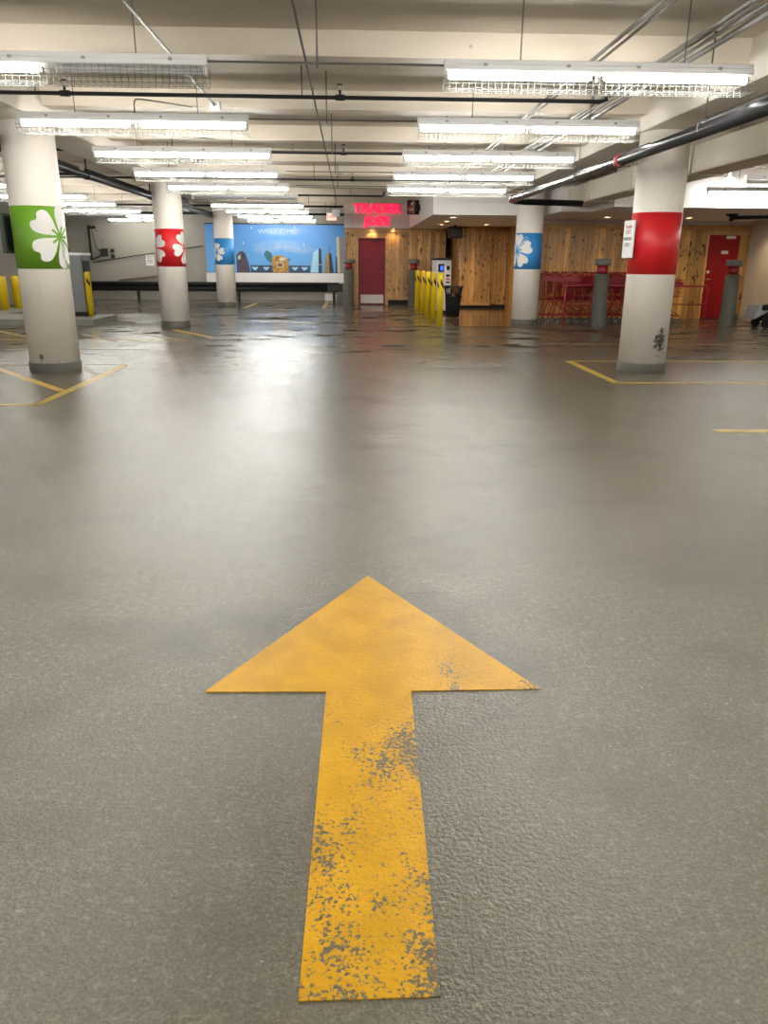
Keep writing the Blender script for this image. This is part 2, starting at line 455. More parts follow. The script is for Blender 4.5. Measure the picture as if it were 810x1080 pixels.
h = MB().box(RX0+.03, RX0+.10, 20.885, 20.9, 1.17, 1.24, M['signw'], .003); h.tube([(RX0+.07, 20.88, 1.02), (RX0+.17, 20.87, 1.02)], .012, 8, M['chrome'])
h.tube([(RX0+.07, 20.9, 1.02), (RX0+.07, 20.87, 1.02)], .02, 10, M['chrome'])
h.build('door_handle', parent=d)
d = MB().box(4.925, 4.95, 22.0, 23.6, 0, 2.15, M['steel'], .004)
d = d.build('door_3'); struct(d)
MB().box(4.90, 4.925, 22.1, 22.18, .95, 1.1, M['blk'], .004).build('door_handle', parent=d)

# dropped soffits, fascia
s = MB(); s.box(1.95, 4.6, 19.35, 27.3, 2.47, SLAB, M['soffit'])
s.box(4.6, 5.24, 17.82, 25.7, 2.47, SLAB, M['soffit']); s.box(5.24, XR, 16.2, 25.7, 2.47, SLAB, M['soffit'])
s.box(3.07, 5.0, 25.3, 29.5, 2.47, SLAB, M['soffit'])
struct(s.build('trim_6'))
struct(MB().box(-.2, 1.95, 27.05, 27.3, 2.47, SLAB-.01, M['soffgrey']).build('trim_7'))
struct(MB().box(2.35, 4.95, 17.85, 27.3, 0, .012, M['walk'], .004).build('floor_walkway'))

# ------------------------------------------------------------------ columns
def spline(pts, n=6):
    out = []; N = len(pts)
    for i in range(N):
        p0, p1, p2, p3 = (Vector((*pts[(i+j-1) % N], 0)) for j in range(4))
        for q in range(n):
            t = q/n
            v = .5*((2*p1)+(p2-p0)*t+(2*p0-5*p1+4*p2-p3)*t*t+(3*p1-p0-3*p2+p3)*t**3)
            out.append((v.x, v.y))
    return out
PETAL = [(.10, .05), (.30, .17), (.55, .33), (.80, .40), (.97, .33), (1.03, .20), (.93, .03), (1.03, -.14), (.98, -.30), (.82, -.38), (.55, -.30), (.30, -.15), (.10, -.05)]
PET_C = (.62, 0.)
CR = .31
def column(x, y, bandmat, paint, band, label, flowers, top):
    t = thing('round_column', label, 'column', (x, y, 0))
    MB().lathe([(CR-.001, .12), (CR-.001, top)], 64, paint).build('column_shaft', parent=t)
    MB().lathe([(CR+.012, 0), (CR+.012, .115), (CR+.004, .122), (CR-.02, .122)], 64, M['base'], cap=False).build('base_ring', parent=t)
    z0, z1 = band
    MB().lathe([(CR-.001, z0), (CR+.002, z0), (CR+.002, z1), (CR-.001, z1)], 64, bandmat, cap=False).build('painted_band', parent=t)
    d = Vector((x, y)).normalized(); tc = -d; rt = Vector((d.y, -d.x))
    def onto(u, v, r):
        a = u/CR; q = tc*math.cos(a)+rt*math.sin(a); return (q.x*r, q.y*r, v)
    for (th, zc, size, rot, stam) in flowers:
        b = MB(); u0 = CR*math.radians(th); ml = b.mi(M['white']); b.mi(bandmat)
        def blob(outline, ctr, r, mi, rings=7):
            prev = None
            cv = b.bm.verts.new(onto(u0+ctr[0]*size, zc+ctr[1]*size, r))
            for q in range(1, rings+1):
                f = q/rings
                ring = [b.bm.verts.new(onto(u0+(ctr[0]+(px-ctr[0])*f)*size, zc+(ctr[1]+(py-ctr[1])*f)*size, r)) for px, py in outline]
                for j in range(len(ring)):
                    kx = (j+1) % len(ring)
                    fc = b.bm.faces.new((cv, ring[j], ring[kx]) if prev is None else (prev[j], ring[j], ring[kx], prev[kx]))
                    fc.material_index = mi
                prev = ring
        def xf(p, a): return (p[0]*math.cos(a)-p[1]*math.sin(a), p[0]*math.sin(a)+p[1]*math.cos(a))
        for kk in range(5):
            a = math.radians(rot+72*kk)
            blob([xf(p, a) for p in spline(PETAL, 4)], xf(PET_C, a), CR+.005, 0)
        # stamen: band-coloured branching centre with a white column and dots
        for kk in range(10):
            a = math.radians(rot+36+36*kk); L = .34 if kk % 2 else .24
            blob([xf(p, a) for p in ((0, .05), (L*.6, .035), (L, .045), (L+.035, 0), (L, -.045), (L*.6, -.035), (0, -.05))], xf((L/2, 0), a), CR+.007, 1, 2)
        a = math.radians(stam)
        blob([xf(p, a) for p in spline([(.0, .05), (.3, .12), (.6, .06), (.9, .12), (.95, .06), (.62, -.06), (.3, 0), (0, -.05)], 3)], xf((.45, .03), a), CR+.008, 1, 4)
        blob([xf(p, a) for p in spline([(.05, .02), (.3, .08), (.6, .03), (.92, .10), (.62, -.02), (.3, .03)], 3)], xf((.45, .035), a), CR+.009, 0, 4)
        for (dx, dy) in ((.85, .22), (1.0, .16), (.9, .0), (1.05, .04), (.75, -.02), (.98, -.08)):
            cxy = xf((dx, dy), a)
            blob([(cxy[0]+.035*math.cos(q*PI/4), cxy[1]+.035*math.sin(q*PI/4)) for q in range(8)], cxy, CR+.009, 0, 1)
        b.build('painted_flower', parent=t)
    return t
CP = (.86, .80, .735)
cp = column_paint('white column paint', CP)
cps = column_paint('scuffed white column paint', CP, (-1.2, .42, .9), .19)
cpg = column_paint('lightly marked column paint', CP, (-1.75, .20, .8), .06)
columns = [
 column(-3.90, 10.42, M['green'], cpg, (1.28, 2.01), 'white round column with green band and big white flower, nearest on the left', [(47, 1.66, .36, 142, -80)], GB),
 column(-3.92, 17.87, M['red'], cp, (1.27, 2.04), 'white round column with red band and white flowers near its edges, left side', [(-80, 1.66, .33, 30, -60), (72, 1.66, .33, 118, -110)], GB),
 column(-4.07, 26.36, M['blue'], cp, (1.29, 2.09), 'farthest left white round column with blue band, in front of the mural', [(-50, 1.66, .27, 10, 80)], GB),
 column(3.96, 10.47, M['red'], cps, (1.26, 2.01), 'white round column with plain red band and black scuff near its foot', [], GB),
 column(4.14, 18.78, M['blue'], cp, (1.26, 2.05), 'white round column with blue band and white flower, beside the cart row', [(-52, 1.66, .36, 15, 45)], GB),
]

# plates hung on columns
t = thing('column_sign', 'white plate with small lettering fixed to the left side of the red-banded right column', 'sign', (3.96-.352, 10.44, 1.46), math.radians(-85))
MB().box(-.15, .15, -.012, .012, 0, .46, M['signw'], .008).build('plate', parent=t)
for i, (s_, mm, z, sz) in enumerate((('Trader', 'signr', .385, .075), ("JOE'S", 'signr', .315, .075), ('PARKING', 'signt', .235, .06), ('ONLY', 'signt', .16, .065))):
    text('lettering', s_, sz, M[mm], (0, -.014, z), 0, t, .001)
t = thing('column_sign', 'dark green board seen edge-on at the left side of the green-banded column', 'sign', (-4.255, 10.44, 1.46), math.radians(82))
MB().box(-.2, .2, -.025, .025, 0, .47, M['dgreen'], .008).build('plate', parent=t)
MB().box(-.16, .16, -.034, -.028, .04, .43, M['blk'], .004).build('rim_panel', parent=t)

# ------------------------------------------------------------------ painted floor marks
def mark(name, poly, label, m, cat='floor marking', group=None, h=.003):
    o = MB().prism([(px, py, .0005) for px, py in poly], (0, 0, h), m).build(name); return tag(o, label, cat, group)
a = [(.07, 3.29), (.635, 2.28), (.195, 2.28), (.168, 1.142), (-.112, 1.142), (-.092, 2.285), (-.50, 2.295)]
mark('arrow_marking', a, 'big worn yellow arrow painted on the floor in the foreground', M['arrow'])
def stripe(p, q, w, label, m='line'):
    p, q = Vector(p), Vector(q); d = (q-p).normalized(); nrm = Vector((-d.y, d.x))*w/2
    return mark('parking_line', [tuple(p+nrm), tuple(q+nrm), tuple(q-nrm), tuple(p-nrm)], label, M[m])
stripe((-3.15, 7.76), (-3.15, 10.95), .10, 'yellow line running past the right side of the green-banded column')
stripe((-3.2, 8.66), (-5.2, 11.15), .10, 'diagonal yellow line left of the green-banded column foot')
stripe((-3.1, 7.81), (-8.5, 7.81), .07, 'nearest crosswise yellow line at the left edge, before the green-banded column', 'line')
stripe((-3.2, 10.95), (-9.0, 10.95), .07, 'faded crosswise line just behind the green-banded column', 'faded')
stripe((-3.22, 9.95), (-3.95, 11.2), .09, 'short diagonal yellow line right behind the green-banded column', 'faded')
stripe((-3.3, 12.9), (-5.6, 12.9), .09, 'faded crosswise yellow line on the floor between the green and red banded columns', 'faded')
stripe((-5.3, 15.75), (-4.2, 14.25), .10, 'slanted yellow line between the kerb island and the red-banded left column', 'faded')
stripe((-4.35, 15.9), (-3.0, 14.5), .10, 'slanted yellow line in front of the red-banded left column', 'faded')
stripe((-3.75, 16.85), (-2.6, 15.0), .11, 'brightest slanted yellow line at the foot of the red-banded left column')
stripe((-3.0, 14.48), (-9.0, 14.75), .07, 'crosswise yellow line before the kerb island at left', 'line')
stripe((-7.4, 16.6), (-6.1, 15.1), .10, 'slanted yellow line at the left edge beside the green-banded column')
stripe((-3.32, 25.0), (-3.32, 28.0), .12, 'far yellow line on the floor beside the blue-banded left column')
stripe((-.86, 25.1), (-.86, 29.4), .14, 'far yellow line on the floor left of the maroon door')
stripe((3.24, 9.25), (3.24, 11.5), .11, 'yellow line passing the left side of the red-banded right column')
stripe((3.2, 9.30), (9.8, 9.30), .07, 'crosswise yellow line just before the red-banded right column', 'line')
stripe((3.2, 11.48), (9.8, 11.48), .07, 'crosswise yellow line just behind the red-banded right column', 'line')
stripe((3.18, 6.48), (9.0, 6.42), .11, 'nearest yellow line at the right edge of the floor')
stripe((3.5, 14.1), (9.9, 13.9), .08, 'faded crosswise line between the red-banded right column and the carts', 'faded')
stripe((.55, 17.6), (2.0, 18.9), .09, 'faded slanted line left of the yellow bollards', 'faded')
stripe((-1.4, 19.0), (-.1, 17.9), .09, 'faded slanted line in the middle of the far floor', 'faded')
o = MB().lathe([(0, 0.001), (.2, 0.001), (.21, .004), (0, .006)], 24, M['dkpipe'], cap=False).build('floor_drain'); o.location = (1.35, 12.4, 0)
tag(o, 'small dark round drain cover in the middle of the floor', 'drain')
o['label'] = 'small dark round drain cover in the middle of the floor'; o.location = (.74, 13.7, 0)

# ------------------------------------------------------------------ light fixtures
LEN = 2.44
def tube_mb():
    b = MB(); pr = [(0, 0), (.012, 0), (.012, .018), (.024, .024), (.024, 1.116), (.012, 1.122), (.012, 1.14), (0, 1.14)]
    b.lathe(pr, 14, None, cap=False); b.bm.transform(Matrix.Rotation(PI/2, 4, 'Y')); return b
TUBE_ME = {}
for key in ('tube', 'deadtube'):
    o = tube_mb().build('fluorescent_tube', M[key]); TUBE_ME[key] = o.data; bpy.data.objects.remove(o)
def housing_mb():
    b = MB()
    sec = [(-.05, 0), (.05, 0), (.05, -.03), (.062, -.036), (.062, -.07), (.05, -.078), (-.05, -.078), (-.062, -.07), (-.062, -.036), (-.05, -.03)]
    b.prism([(0, y, z) for y, z in sec], (LEN, 0, 0), M['housing'])
    for x in (.01, 1.2075, LEN-.035): b.box(x, x+.025, -.032, .032, -.135, -.07, M['housing'], .003)    # lamp holders
    for x in (.3, .95, 1.5, 2.15): b.box(x, x+.035, -.068, -.058, -.05, -.024, M['steel'], .003)    # clips
    return b
def guard_mb():
    b = MB(); r = .002
    sec = [(-.115, -.09), (-.118, -.15), (-.105, -.205), (.105, -.205), (.118, -.15), (.115, -.09)]
    n = 46
    for i in range(n+1):
        x = .01+(LEN-.02)*i/n; b.tube([(x, y, z) for y, z in sec], r, 4, M['wire'], caps=False)
    for y, z in ((-.117, -.13), (-.115, -.165), (-.105, -.205), (-.035, -.205), (.035, -.205), (.105, -.205), (.115, -.165), (.117, -.13)):
        b.tube([(.01, y, z), (LEN-.01, y, z)], r, 4, M['wire'], caps=False)
    return b
def proto(b, nm):
    o = b.build(nm); me = o.data; bpy.data.objects.remove(o); return me
HOUSE_ME, GUARD_ME = proto(housing_mb(), 'housing'), proto(guard_mb(), 'wire_guard')
ROD_ME = proto(MB().tube([(0, 0, 0), (0, 0, SLAB-2.88)], .0055, 5, M['rod']), 'hanger_rod')
def link_me(name, me, parent, loc=(0, 0, 0)):
    o = bpy.data.objects.new(name, me); C.objects.link(o); o.parent = parent; o.location = loc; return o
def fixture(x, y, label, lit=(1, 1), z=2.88, rods=True, group=None, rz=0., guard=True):
    t = thing('caged_light_fixture', label, 'ceiling light', (x, y, z), rz, group)
    link_me('housing', HOUSE_ME, t)
    if guard: link_me('wire_guard', GUARD_ME, t)
    for h in (0, 1):
        for dy in (0,):
            o = link_me('fluorescent_tube', TUBE_ME['tube' if lit[h] else 'deadtube'], t, (.03+1.24*h, dy, -.108))
            if not lit[h] and lit[1-h]: o['label'] = 'unlit grey tube'
    if rods:
        for dx in (.6, 1.9): link_me('hanger_rod', ROD_ME, t, (dx, 0, 0))
    return t
ORD = ['nearest', 'second', 'third', 'fourth', 'fifth', 'sixth', 'seventh', 'eighth', 'ninth', 'tenth']
XRR, XLL, RY, DY = .735, -3.53, 6.742, 2.502
for i in range(5):
    fixture(XRR, RY+DY*i, f'{ORD[i]} caged fluorescent fixture of the row hung over the right side' if i else 'nearest caged fluorescent fixture over the right side, at the top of the photo')
for i in range(10):
    if i == 0: lb, lit = 'nearest left caged fixture, its right half unlit, at the top left', (1, 0)
    elif i == 5: lb, lit = 'completely unlit caged fixture of the left row, between lit ones', (0, 0)
    else: lb, lit = f'{ORD[i]} caged fluorescent fixture from the camera in the left row, fully lit', (1, 1)
    fixture(XLL-(.12 if i > 2 else .0), RY+DY*i, lb, lit)
for i in range(1, 5):                                     # the two rows carry on behind the camera
    fixture(XRR, RY-DY*i, f'{ORD[i-1]} lit fixture behind the camera in the right row', rods=True)
    fixture(XLL, RY-DY*i, f'{ORD[i-1]} lit fixture behind the camera in the left row', rods=True)
# left bay
for i, (x, y) in enumerate(((-8.5, 19.4), (-8.55, 21.87), (-8.6, 24.6))):
    fixture(x, y, f'{ORD[i]} lit fixture of the far left bay, beyond the green-banded column')
fixture(-8.55, 27.2, 'mostly unlit fixture high in the far left bay, before the back wall', (0, 1))
fixture(-8.62, 29.6, 'farthest lit fixture of the left bay, close to the back wall')
fixture(-9.2, 16.73, 'lit fixture peeking in at the left edge beside the green-banded column')
# right bay
fixture(6.93, 15.85, 'lit fixture mounted before the white soffit, right of the red-banded column', z=2.82)
fixture(6.9, 14.3, 'unlit fixture at the right edge in front of the white soffit', (0, 0))
for i, y in enumerate((1.7, 4.24, 6.74, 9.24, 11.75)):  # added fixtures, unseen, to brighten the columns from the side bays
    fixture(6.9, y, f'{ORD[i]} added lit fixture in the right bay, outside the frame', rods=True)
    fixture(-9.3, y, f'{ORD[i]} added lit fixture in the left bay, outside the frame', rods=True)
t = thing('bulkhead_lamp', 'small round glowing lamp under the ceiling next to the right-edge fixture', 'lamp', (6.62, 14.3, 2.78))
MB().lathe([(.0, -.06), (.05, -.045), (.085, -.01), (.09, .03), (.06, .05)], 20, M['bulb']).build('globe', parent=t)
MB().tube([(0, 0, .05), (0, 0, SLAB-2.78)], .02, 8, M['housing']).build('stem', parent=t)

# ------------------------------------------------------------------ ceiling services
def run(name, pts, r, m, label, cat='pipe', n=10, group=None):
    b = MB(); b.tube(pts, r, n, M[m]); o = b.build(name); return tag(o, label, cat, group)
# thin conduits tying each left fixture to its right-hand neighbour, on a rod from the slab
for i in range(5):
    t = thing('fixture_conduit', f'thin conduit tying the {ORD[i]} left fixture to the {ORD[i]} right fixture', 'conduit', (-.25, RY+DY*i, 2.845))
    MB().tube([(-3.53+LEN+.25, 0, 0), (XRR+.25, 0, 0)], .009, 6, M['rod']).build('conduit', parent=t)
    MB().tube([(0, 0, -.03), (0, 0, SLAB-2.845)], .008, 6, M['rod']).build('hanger_rod', parent=t)
# black sprinkler branch lines with upright heads
def branch(y, x0, x1, z, r, label, heads, endup=False, hang=()):
    t = thing('sprinkler_pipe', label, 'pipe', (x0, y, z))
    L = x1-x0
    pts = [(0, 0, 0), (L-.06, 0, 0), (L, 0, .02), (L, 0, .10)] if endup else [(0, 0, 0), (L, 0, 0)]
    MB().tube(pts, r, 10, M['black']).build('branch_pipe', parent=t)
    for hx in heads:
        b = MB(); hx -= x0
        b.tube([(hx-.05, 0, 0), (hx+.05, 0, 0)], r*1.5, 10, M['black']); b.tube([(hx, 0, r), (hx, 0, r+.05)], r*.7, 8, M['black'])
        b.lathe([(.0, r+.10), (.032, r+.10), (.032, r+.106), (0, r+.108)], 12, M['black'], (hx, 0, 0), cap=False)
        for sx in (-.016, .016): b.tube([(hx+sx, 0, r+.04), (hx+sx*1.2, 0, r+.105)], .004, 5, M['chrome'])
        b.build('sprinkler_head', parent=t)
    for hx in hang:
        b = MB(); hx -= x0; b.tube([(hx, 0, -r), (hx, 0, SLAB-z)], .008, 6, M['rod']); b.build('hanger_rod', parent=t)
    return t
branch(9.05, -7.5, 2.74, 3.03, .020, 'nearest black sprinkler pipe crossing under the whole ceiling', (-2.95, -.1), True, (-3.25, -.5, 2.6))
branch(13.3, -7.5, 3.4, 3.02, .020, 'second black sprinkler pipe crossing the ceiling from the camera', (-.1,), False, (-.9, 2.0))
branch(17.45, -7.5, 3.4, 3.02, .020, 'third black sprinkler pipe crossing the ceiling, behind the fourth fixtures', (.05,), False, (-.75,))
branch(20.9, -1.6, .85, 2.98, .022, 'short black sprinkler pipe with upturned end near the red sign', (), True, (.0,))
branch(24.0, -7.0, -.2, 2.92, .03, 'far black pipe across the ceiling behind the exit sign', (), False, (-1.2,))
branch(26.6, -7.0, -.2, 2.85, .035, 'farthest black pipe across the ceiling, before the mural', (), False, (-.8,))
# conduits along the bay
CZ = 3.09
run('ceiling_conduit', [(2.14, 2, CZ), (2.14, 19.3, CZ)], .016, 'steel', 'single pale conduit running into depth, left of the bundle over the right row', 'conduit')
run('ceiling_conduit', [(2.22, 2, CZ+.005), (2.22, 19.3, CZ+.005)], .012, 'steel', 'thinner conduit running close beside the single pale conduit', 'conduit')
for i, (x, r, nm) in enumerate(((2.73, .014, 'first'), (2.79, .012, 'second'), (2.86, .014, 'third'), (2.96, .024, 'fourth and thickest'))):
    run('ceiling_conduit', [(x, 2, CZ-r+.01), (x, 19.3, CZ-r+.01)], r, 'steel', f'{nm} conduit from the left in the bundle at the top right', 'conduit', group='conduit bundle at the top right')
t = thing('ceiling_conduit', 'conduit running back over the nearest left fixture to a small box', 'conduit', (-1.54, 9.85, 3.08))
MB().tube([(0, -7.5, 0), (0, 0, 0)], .013, 8, M['rod']).build('conduit', parent=t)
MB().box(-.06, .06, -.02, .10, -.04, .04, M['housing'], .006).build('junction_box', parent=t)
run('ceiling_conduit', [(-.39, 2, CZ), (-.39, 23.9, CZ), (-.42, 24.2, 2.95)], .010, 'rod', 'thin dark conduit running down the middle of the ceiling to the exit light', 'conduit')
def whip(pts, label): run('flexible_conduit', spline3(pts), .008, 'rod', label, 'conduit', 6)
def spline3(P, n=6):
    P = [Vector(p) for p in P]; out = []
    for i in range(len(P)-1):
        p0, p1, p2, p3 = P[max(i-1, 0)], P[i], P[i+1], P[min(i+2, len(P)-1)]
        for q in range(n):
            t = q/n; out.append(.5*((2*p1)+(p2-p0)*t+(2*p0-5*p1+4*p2-p3)*t*t+(3*p1-p0-3*p2+p3)*t**3))
    out.append(P[-1]); return out
for i, (dx, nm) in enumerate(((1.25, 'second'), (1.1, 'third'), (.5, 'fourth'))):
    y = RY+DY*(i+1); x = XLL+dx-.02
    whip([(x, y+.01, 2.88), (x, y+.02, 2.99), (x+.03, y+.05, 3.03), (x+.15, y+.25, 3.05), (x+.45, y+.93, 3.11)], f'curved flexible conduit above the {nm} left fixture')
whip([(2.9, RY+4*DY, 2.885), (3.05, RY+4*DY+.05, 2.92), (3.3, RY+4*DY+.3, 2.87), (3.6, RY+4*DY+.5, 2.86)], 'curved flexible conduit at the right end of the fifth right fixture')

# big drain pipe over the right columns
PX = 3.2
t = thing('drain_pipe', 'large dark grey pipe running past both right columns at the top right', 'pipe', (PX, 0, 2.56))
MB().tube([(0, 1.5, -.045), (0, 9.83, -.01), (0, 16.1, .025)], .062, 20, M['dpipe']).build('pipe_run', parent=t)
for y, z in ((9.83, -.01), (16.1, .025)):
    MB().tube([(0, y-.07, z), (0, y-.03, z), (0, y+.03, z), (0, y+.07, z)], [.068, .080, .080, .068], 20, M['redc']).build('coupling', parent=t)
MB().tube([(0, 16.14, .025), (.0, 16.3, .02), (.1, 16.42, .01), (.3, 16.45, 0), (1.47, 16.45, -.02)], .06, 16, M['black']).build('side_branch', parent=t)
for y in (7.55, 11.6, 15.0):
    MB().tube([(0, y, .062), (0, y, SLAB-2.56)], .008, 6, M['rod']).tube([(.0+.068*math.cos(a*PI/8), y, .068*math.sin(a*PI/8)) for a in range(16)], .006, 5, M['rod'], True).build('hanger', parent=t)
t = thing('drain_pipe', 'thinner dark brown pipe just above the large grey pipe at the top right', 'pipe', (PX+.16, 0, 2.66))
MB().tube([(0, 1.5, .03), (0, 7.85, 0), (.03, 8.0, .02), (.10, 8.1, .05), (.32, 8.12, .06)], .038, 12, M['dkpipe']).build('pipe_run', parent=t)
MB().tube([(.02, 9.4, .0), (.02, 15.6, -.03)], .032, 12, M['dkpipe']).build('pipe_run', parent=t)
# rectangular duct
t = thing('air_duct', 'beige rectangular duct running along the ceiling right of the columns', 'duct', (4.72, 0, 2.58))
MB().box(0, .46, 1.5, 17.8, 0, .36, M['duct'], .012).build('duct_body', parent=t)
for y in (6.6, 9.0, 11.4, 13.8, 16.2):
    b = MB(); b.box(-.018, .478, y, y+.05, -.018, .378, M['duct'], .006); b.build('flange', parent=t)
b = MB()
for y in (4., 10.2, 15.):
    for x in (.06, .4): b.tube([(x, y, .36), (x, y, SLAB-2.58)], .008, 5, M['rod'])
b.build('hanger', parent=t)
# left pipes
t = thing('drain_pipe', 'thick black pipe running back from behind the green-banded column', 'pipe', (-4.42, 0, 2.74))
MB().tube([(0, 4, 0), (0, 16.0, 0), (0, 27., .02)], .055, 14, M['black']).build('pipe_run', parent=t)
for y in (14.2, 18.5): MB().tube([(0, y-.06, 0), (0, y+.06, 0)], .07, 14, M['black']).tube([(0, y, 0), (0, y, SLAB-2.74)], .014, 6, M['black']).build('coupling', parent=t)
run('drain_pipe', [(-4.62, 12.4, 2.88), (-4.62, 14.4, 2.88), (-4.62, 14.6, 2.80), (-5.6, 14.7, 2.80)], .022, 'black', 'thin black pipe with a bend above the thick left pipe')
run('drain_pipe', [(-4.55, 14.6, 2.86), (-4.5, 27, 2.88)], .03, 'black', 'thinner black pipe running back above the thick left pipe')
t = thing('equipment_box', 'dark box under the ceiling between the red and blue banded left columns', 'box', (-4.75, 22.2, 2.66))
MB().box(-.35, .35, -.6, .6, 0, .34, M['dpipe'], .01).build('casing', parent=t)
MB().tube([(0, 0, .34), (0, 0, SLAB-2.66)], .02, 6, M['rod']).build('hanger_rod', parent=t)
# dark pipe stub under the right soffit
t = thing('sprinkler_pipe', 'dark pipe stub with flange under the right soffit above the red door', 'pipe', (8.5, 18.0, 2.38))
MB().tube([(0, 0, -.02), (.02, 0, 0), (.12, 0, .01), (1.0, 0, .03), (1.94, 0, .05)], .04, 10, M['black']).build('branch_pipe', parent=t)
MB().lathe([(.0, .085), (.13, .085), (.13, .06), (.05, .03), (.05, -.06), (.0, -.07)], 16, M['black'], (0, 0, 0), cap=False).build('flange', parent=t)
MB().tube([(0, 0, -.07), (0, 0, -.13)], .012, 6, M['chrome']).build('sprinkler_head', parent=t)
o = MB().box(7.95+.55, 8.62, 16.12, 16.2, 2.42, 2.95, M['soffit'], .004).build('soffit_bracket'); tag(o, 'white upright bracket on the white soffit at the right edge', 'bracket')

# recessed lamps in the soffit, then added ones to light the boards
for i, (x, y) in enumerate(((2.55, 20.3), (2.62, 22.2), (2.68, 24.1))):
    t = thing('recessed_light', ('nearest', 'middle', 'farthest')[i]+' of the three recessed lamps under the white soffit', 'ceiling light', (x, y, 2.47), 0, 'recessed lamps under the soffit')
    MB().lathe([(.075, -.012), (.10, -.012), (.10, 0), (.075, 0)], 24, M['soffit'], cap=False).build('trim_ring', parent=t)
    MB().lathe([(0, -.004), (.075, -.006), (.075, -.002)], 20, M['downl'], cap=False).build('lamp', parent=t)
for i, (x, y) in enumerate(((4.0, 23.9), (6.2, 19.6), (8.2, 19.6), (9.9, 19.6))):  # made-up lamps, added only to brighten the board walls
    t = thing('recessed_light', ('added recessed lamp in front of the board bump-out', 'added recessed lamp over the left half of the cart row', 'added recessed lamp over the right half of the cart row', 'added recessed lamp in front of the red right-hand door')[i], 'ceiling light', (x, y, 2.47), 0, 'added recessed lamps near the boards')
    MB().lathe([(.075, -.012), (.10, -.012), (.10, 0), (.075, 0)], 24, M['soffit'], cap=False).build('trim_ring', parent=t)
    MB().lathe([(0, -.004), (.075, -.006), (.075, -.002)], 20, M['downl'], cap=False).build('lamp', parent=t)
for i, x in enumerate((.72, 1.42)):
    t = thing('recessed_light', ('warm lamp under the sign fascia above the maroon door', 'warm lamp under the sign fascia right of the maroon door')[i], 'ceiling light', (x, 27.17, 2.47), 0, 'warm lamps under the fascia')
    MB().lathe([(.04, -.010), (.055, -.010), (.055, 0), (.04, 0)], 16, M['soffit'], cap=False).build('trim_ring', parent=t)
    MB().lathe([(0, -.004), (.04, -.006), (.04, -.002)], 16, M['downl'], cap=False).build('lamp', parent=t)

def spot(x, y, z, w, ang=130):
    L = bpy.data.lights.new('recessed_lamp', 'SPOT'); L.energy = w; L.color = (1., .76, .45); L.spot_size = math.radians(ang); L.spot_blend = .7; L.shadow_soft_size = .07
    o = bpy.data.objects.new('recessed_lamp', L); C.objects.link(o); o.location = (x, y, z)
for x, y in ((2.55, 20.3), (2.62, 22.2), (2.68, 24.1)): spot(x, y, 2.455, 85)
for x in (.72, 1.42): spot(x, 27.17, 2.455, 14)
for x, y in ((4.0, 23.9), (6.2, 19.6), (8.2, 19.6), (9.9, 19.6)): spot(x, y, 2.455, 42)  # spots of the added lamps that brighten the boards
# ------------------------------------------------------------------ signs
t = thing('store_sign', 'glowing red two-line letter sign above the maroon door', 'sign', (.87, 27.05, 2.47))
text('letters', 'TRADER', .40, M['neon'], (0, -.03, .60), 0, t, .03, 1.02, .018)
text('letters', "JOE'S", .36, M['neon'], (0, -.03, .20), 0, t, .03, 1.02, .018)
MB().box(-.75, .75, -.012, 0, .59, .61, M['soffgrey']).box(-.5, .5, -.012, 0, .19, .21, M['soffgrey']).build('raceway', parent=t)
t = thing('blade_sign', 'small black square sign with red and cream emblem, projecting right of the glowing letters', 'sign', (1.95, 23.0, 2.67))
MB().box(-.37, -.03, -.05, .05, 0, .38, M['blk'], .01).build('sign_box', parent=t)
MB().box(-.04, 0, -.03, .03, .1, .26, M['blk']).build('mount', parent=t)
b = MB()
for (x, z, r, mm) in ((-.30, .05, .055, 'redneck'), (-.22, .03, .045, 'signr'), (-.33, .13, .05, 'signr'), (-.25, .12, .05, 'sand'), (-.18, .10, .04, 'redneck'), (-.30, .21, .05, 'redneck'), (-.22, .20, .045, 'signr'), (-.26, .28, .05, 'sand'), (-.19, .28, .04, 'redneck'), (-.22, .35, .045, 'signr'), (-.28, .17, .025, 'gold'), (-.21, .25, .022, 'gold'), (-.3, .09, .02, 'signw')):
    x += .03 if x > -.29 else .015; z = .02+z*.92; r *= .82
    b.prism([(x+r*math.cos(j*PI/8), -.05, z+r*math.sin(j*PI/8)) for j in range(16)], (0, -.012 if r > .03 else -.018, 0), M[mm])
b.build('emblem', parent=t)
t = thing('exit_sign', 'small lit red and white exit sign left of the glowing letters', 'sign', (-.59, 26.0, 2.64))
MB().box(-.16, .16, -.02, .03, 0, .22, M['exitf'], .008).build('face', parent=t)
text('lettering', 'EXIT', .15, M['exitl'], (0, -.024, .11), 0, t, .003)
MB().tube([(0, 0, .22), (0, 0, SLAB-2.64)], .012, 6, M['rod']).build('hanger_rod', parent=t)
t = thing('emergency_light', 'white box hung from the ceiling in front of the exit sign', 'emergency light', (-.42, 24.2, 2.66))
MB().box(-.12, .12, -.08, .08, 0, .20, M['housing'], .012).build('casing', parent=t)
MB().tube([(-.03, 0, .2), (-.03, 0, SLAB-2.66)], .012, 6, M['rod']).build('hanger_rod', parent=t)
t = thing('direction_sign', 'narrow white upright sign on the edge of the board bump-out', 'sign', (3.45, 25.5, 1.2))
MB().box(-.02, 0, -.12, .12, 0, .62, M['signw'], .004).build('plate', parent=t)
b = MB()
for z in (.06, .2, .34, .48): b.box(-.023, -.019, -.07, .07, z, z+.07, M['signt'])
b.build('lettering', parent=t)

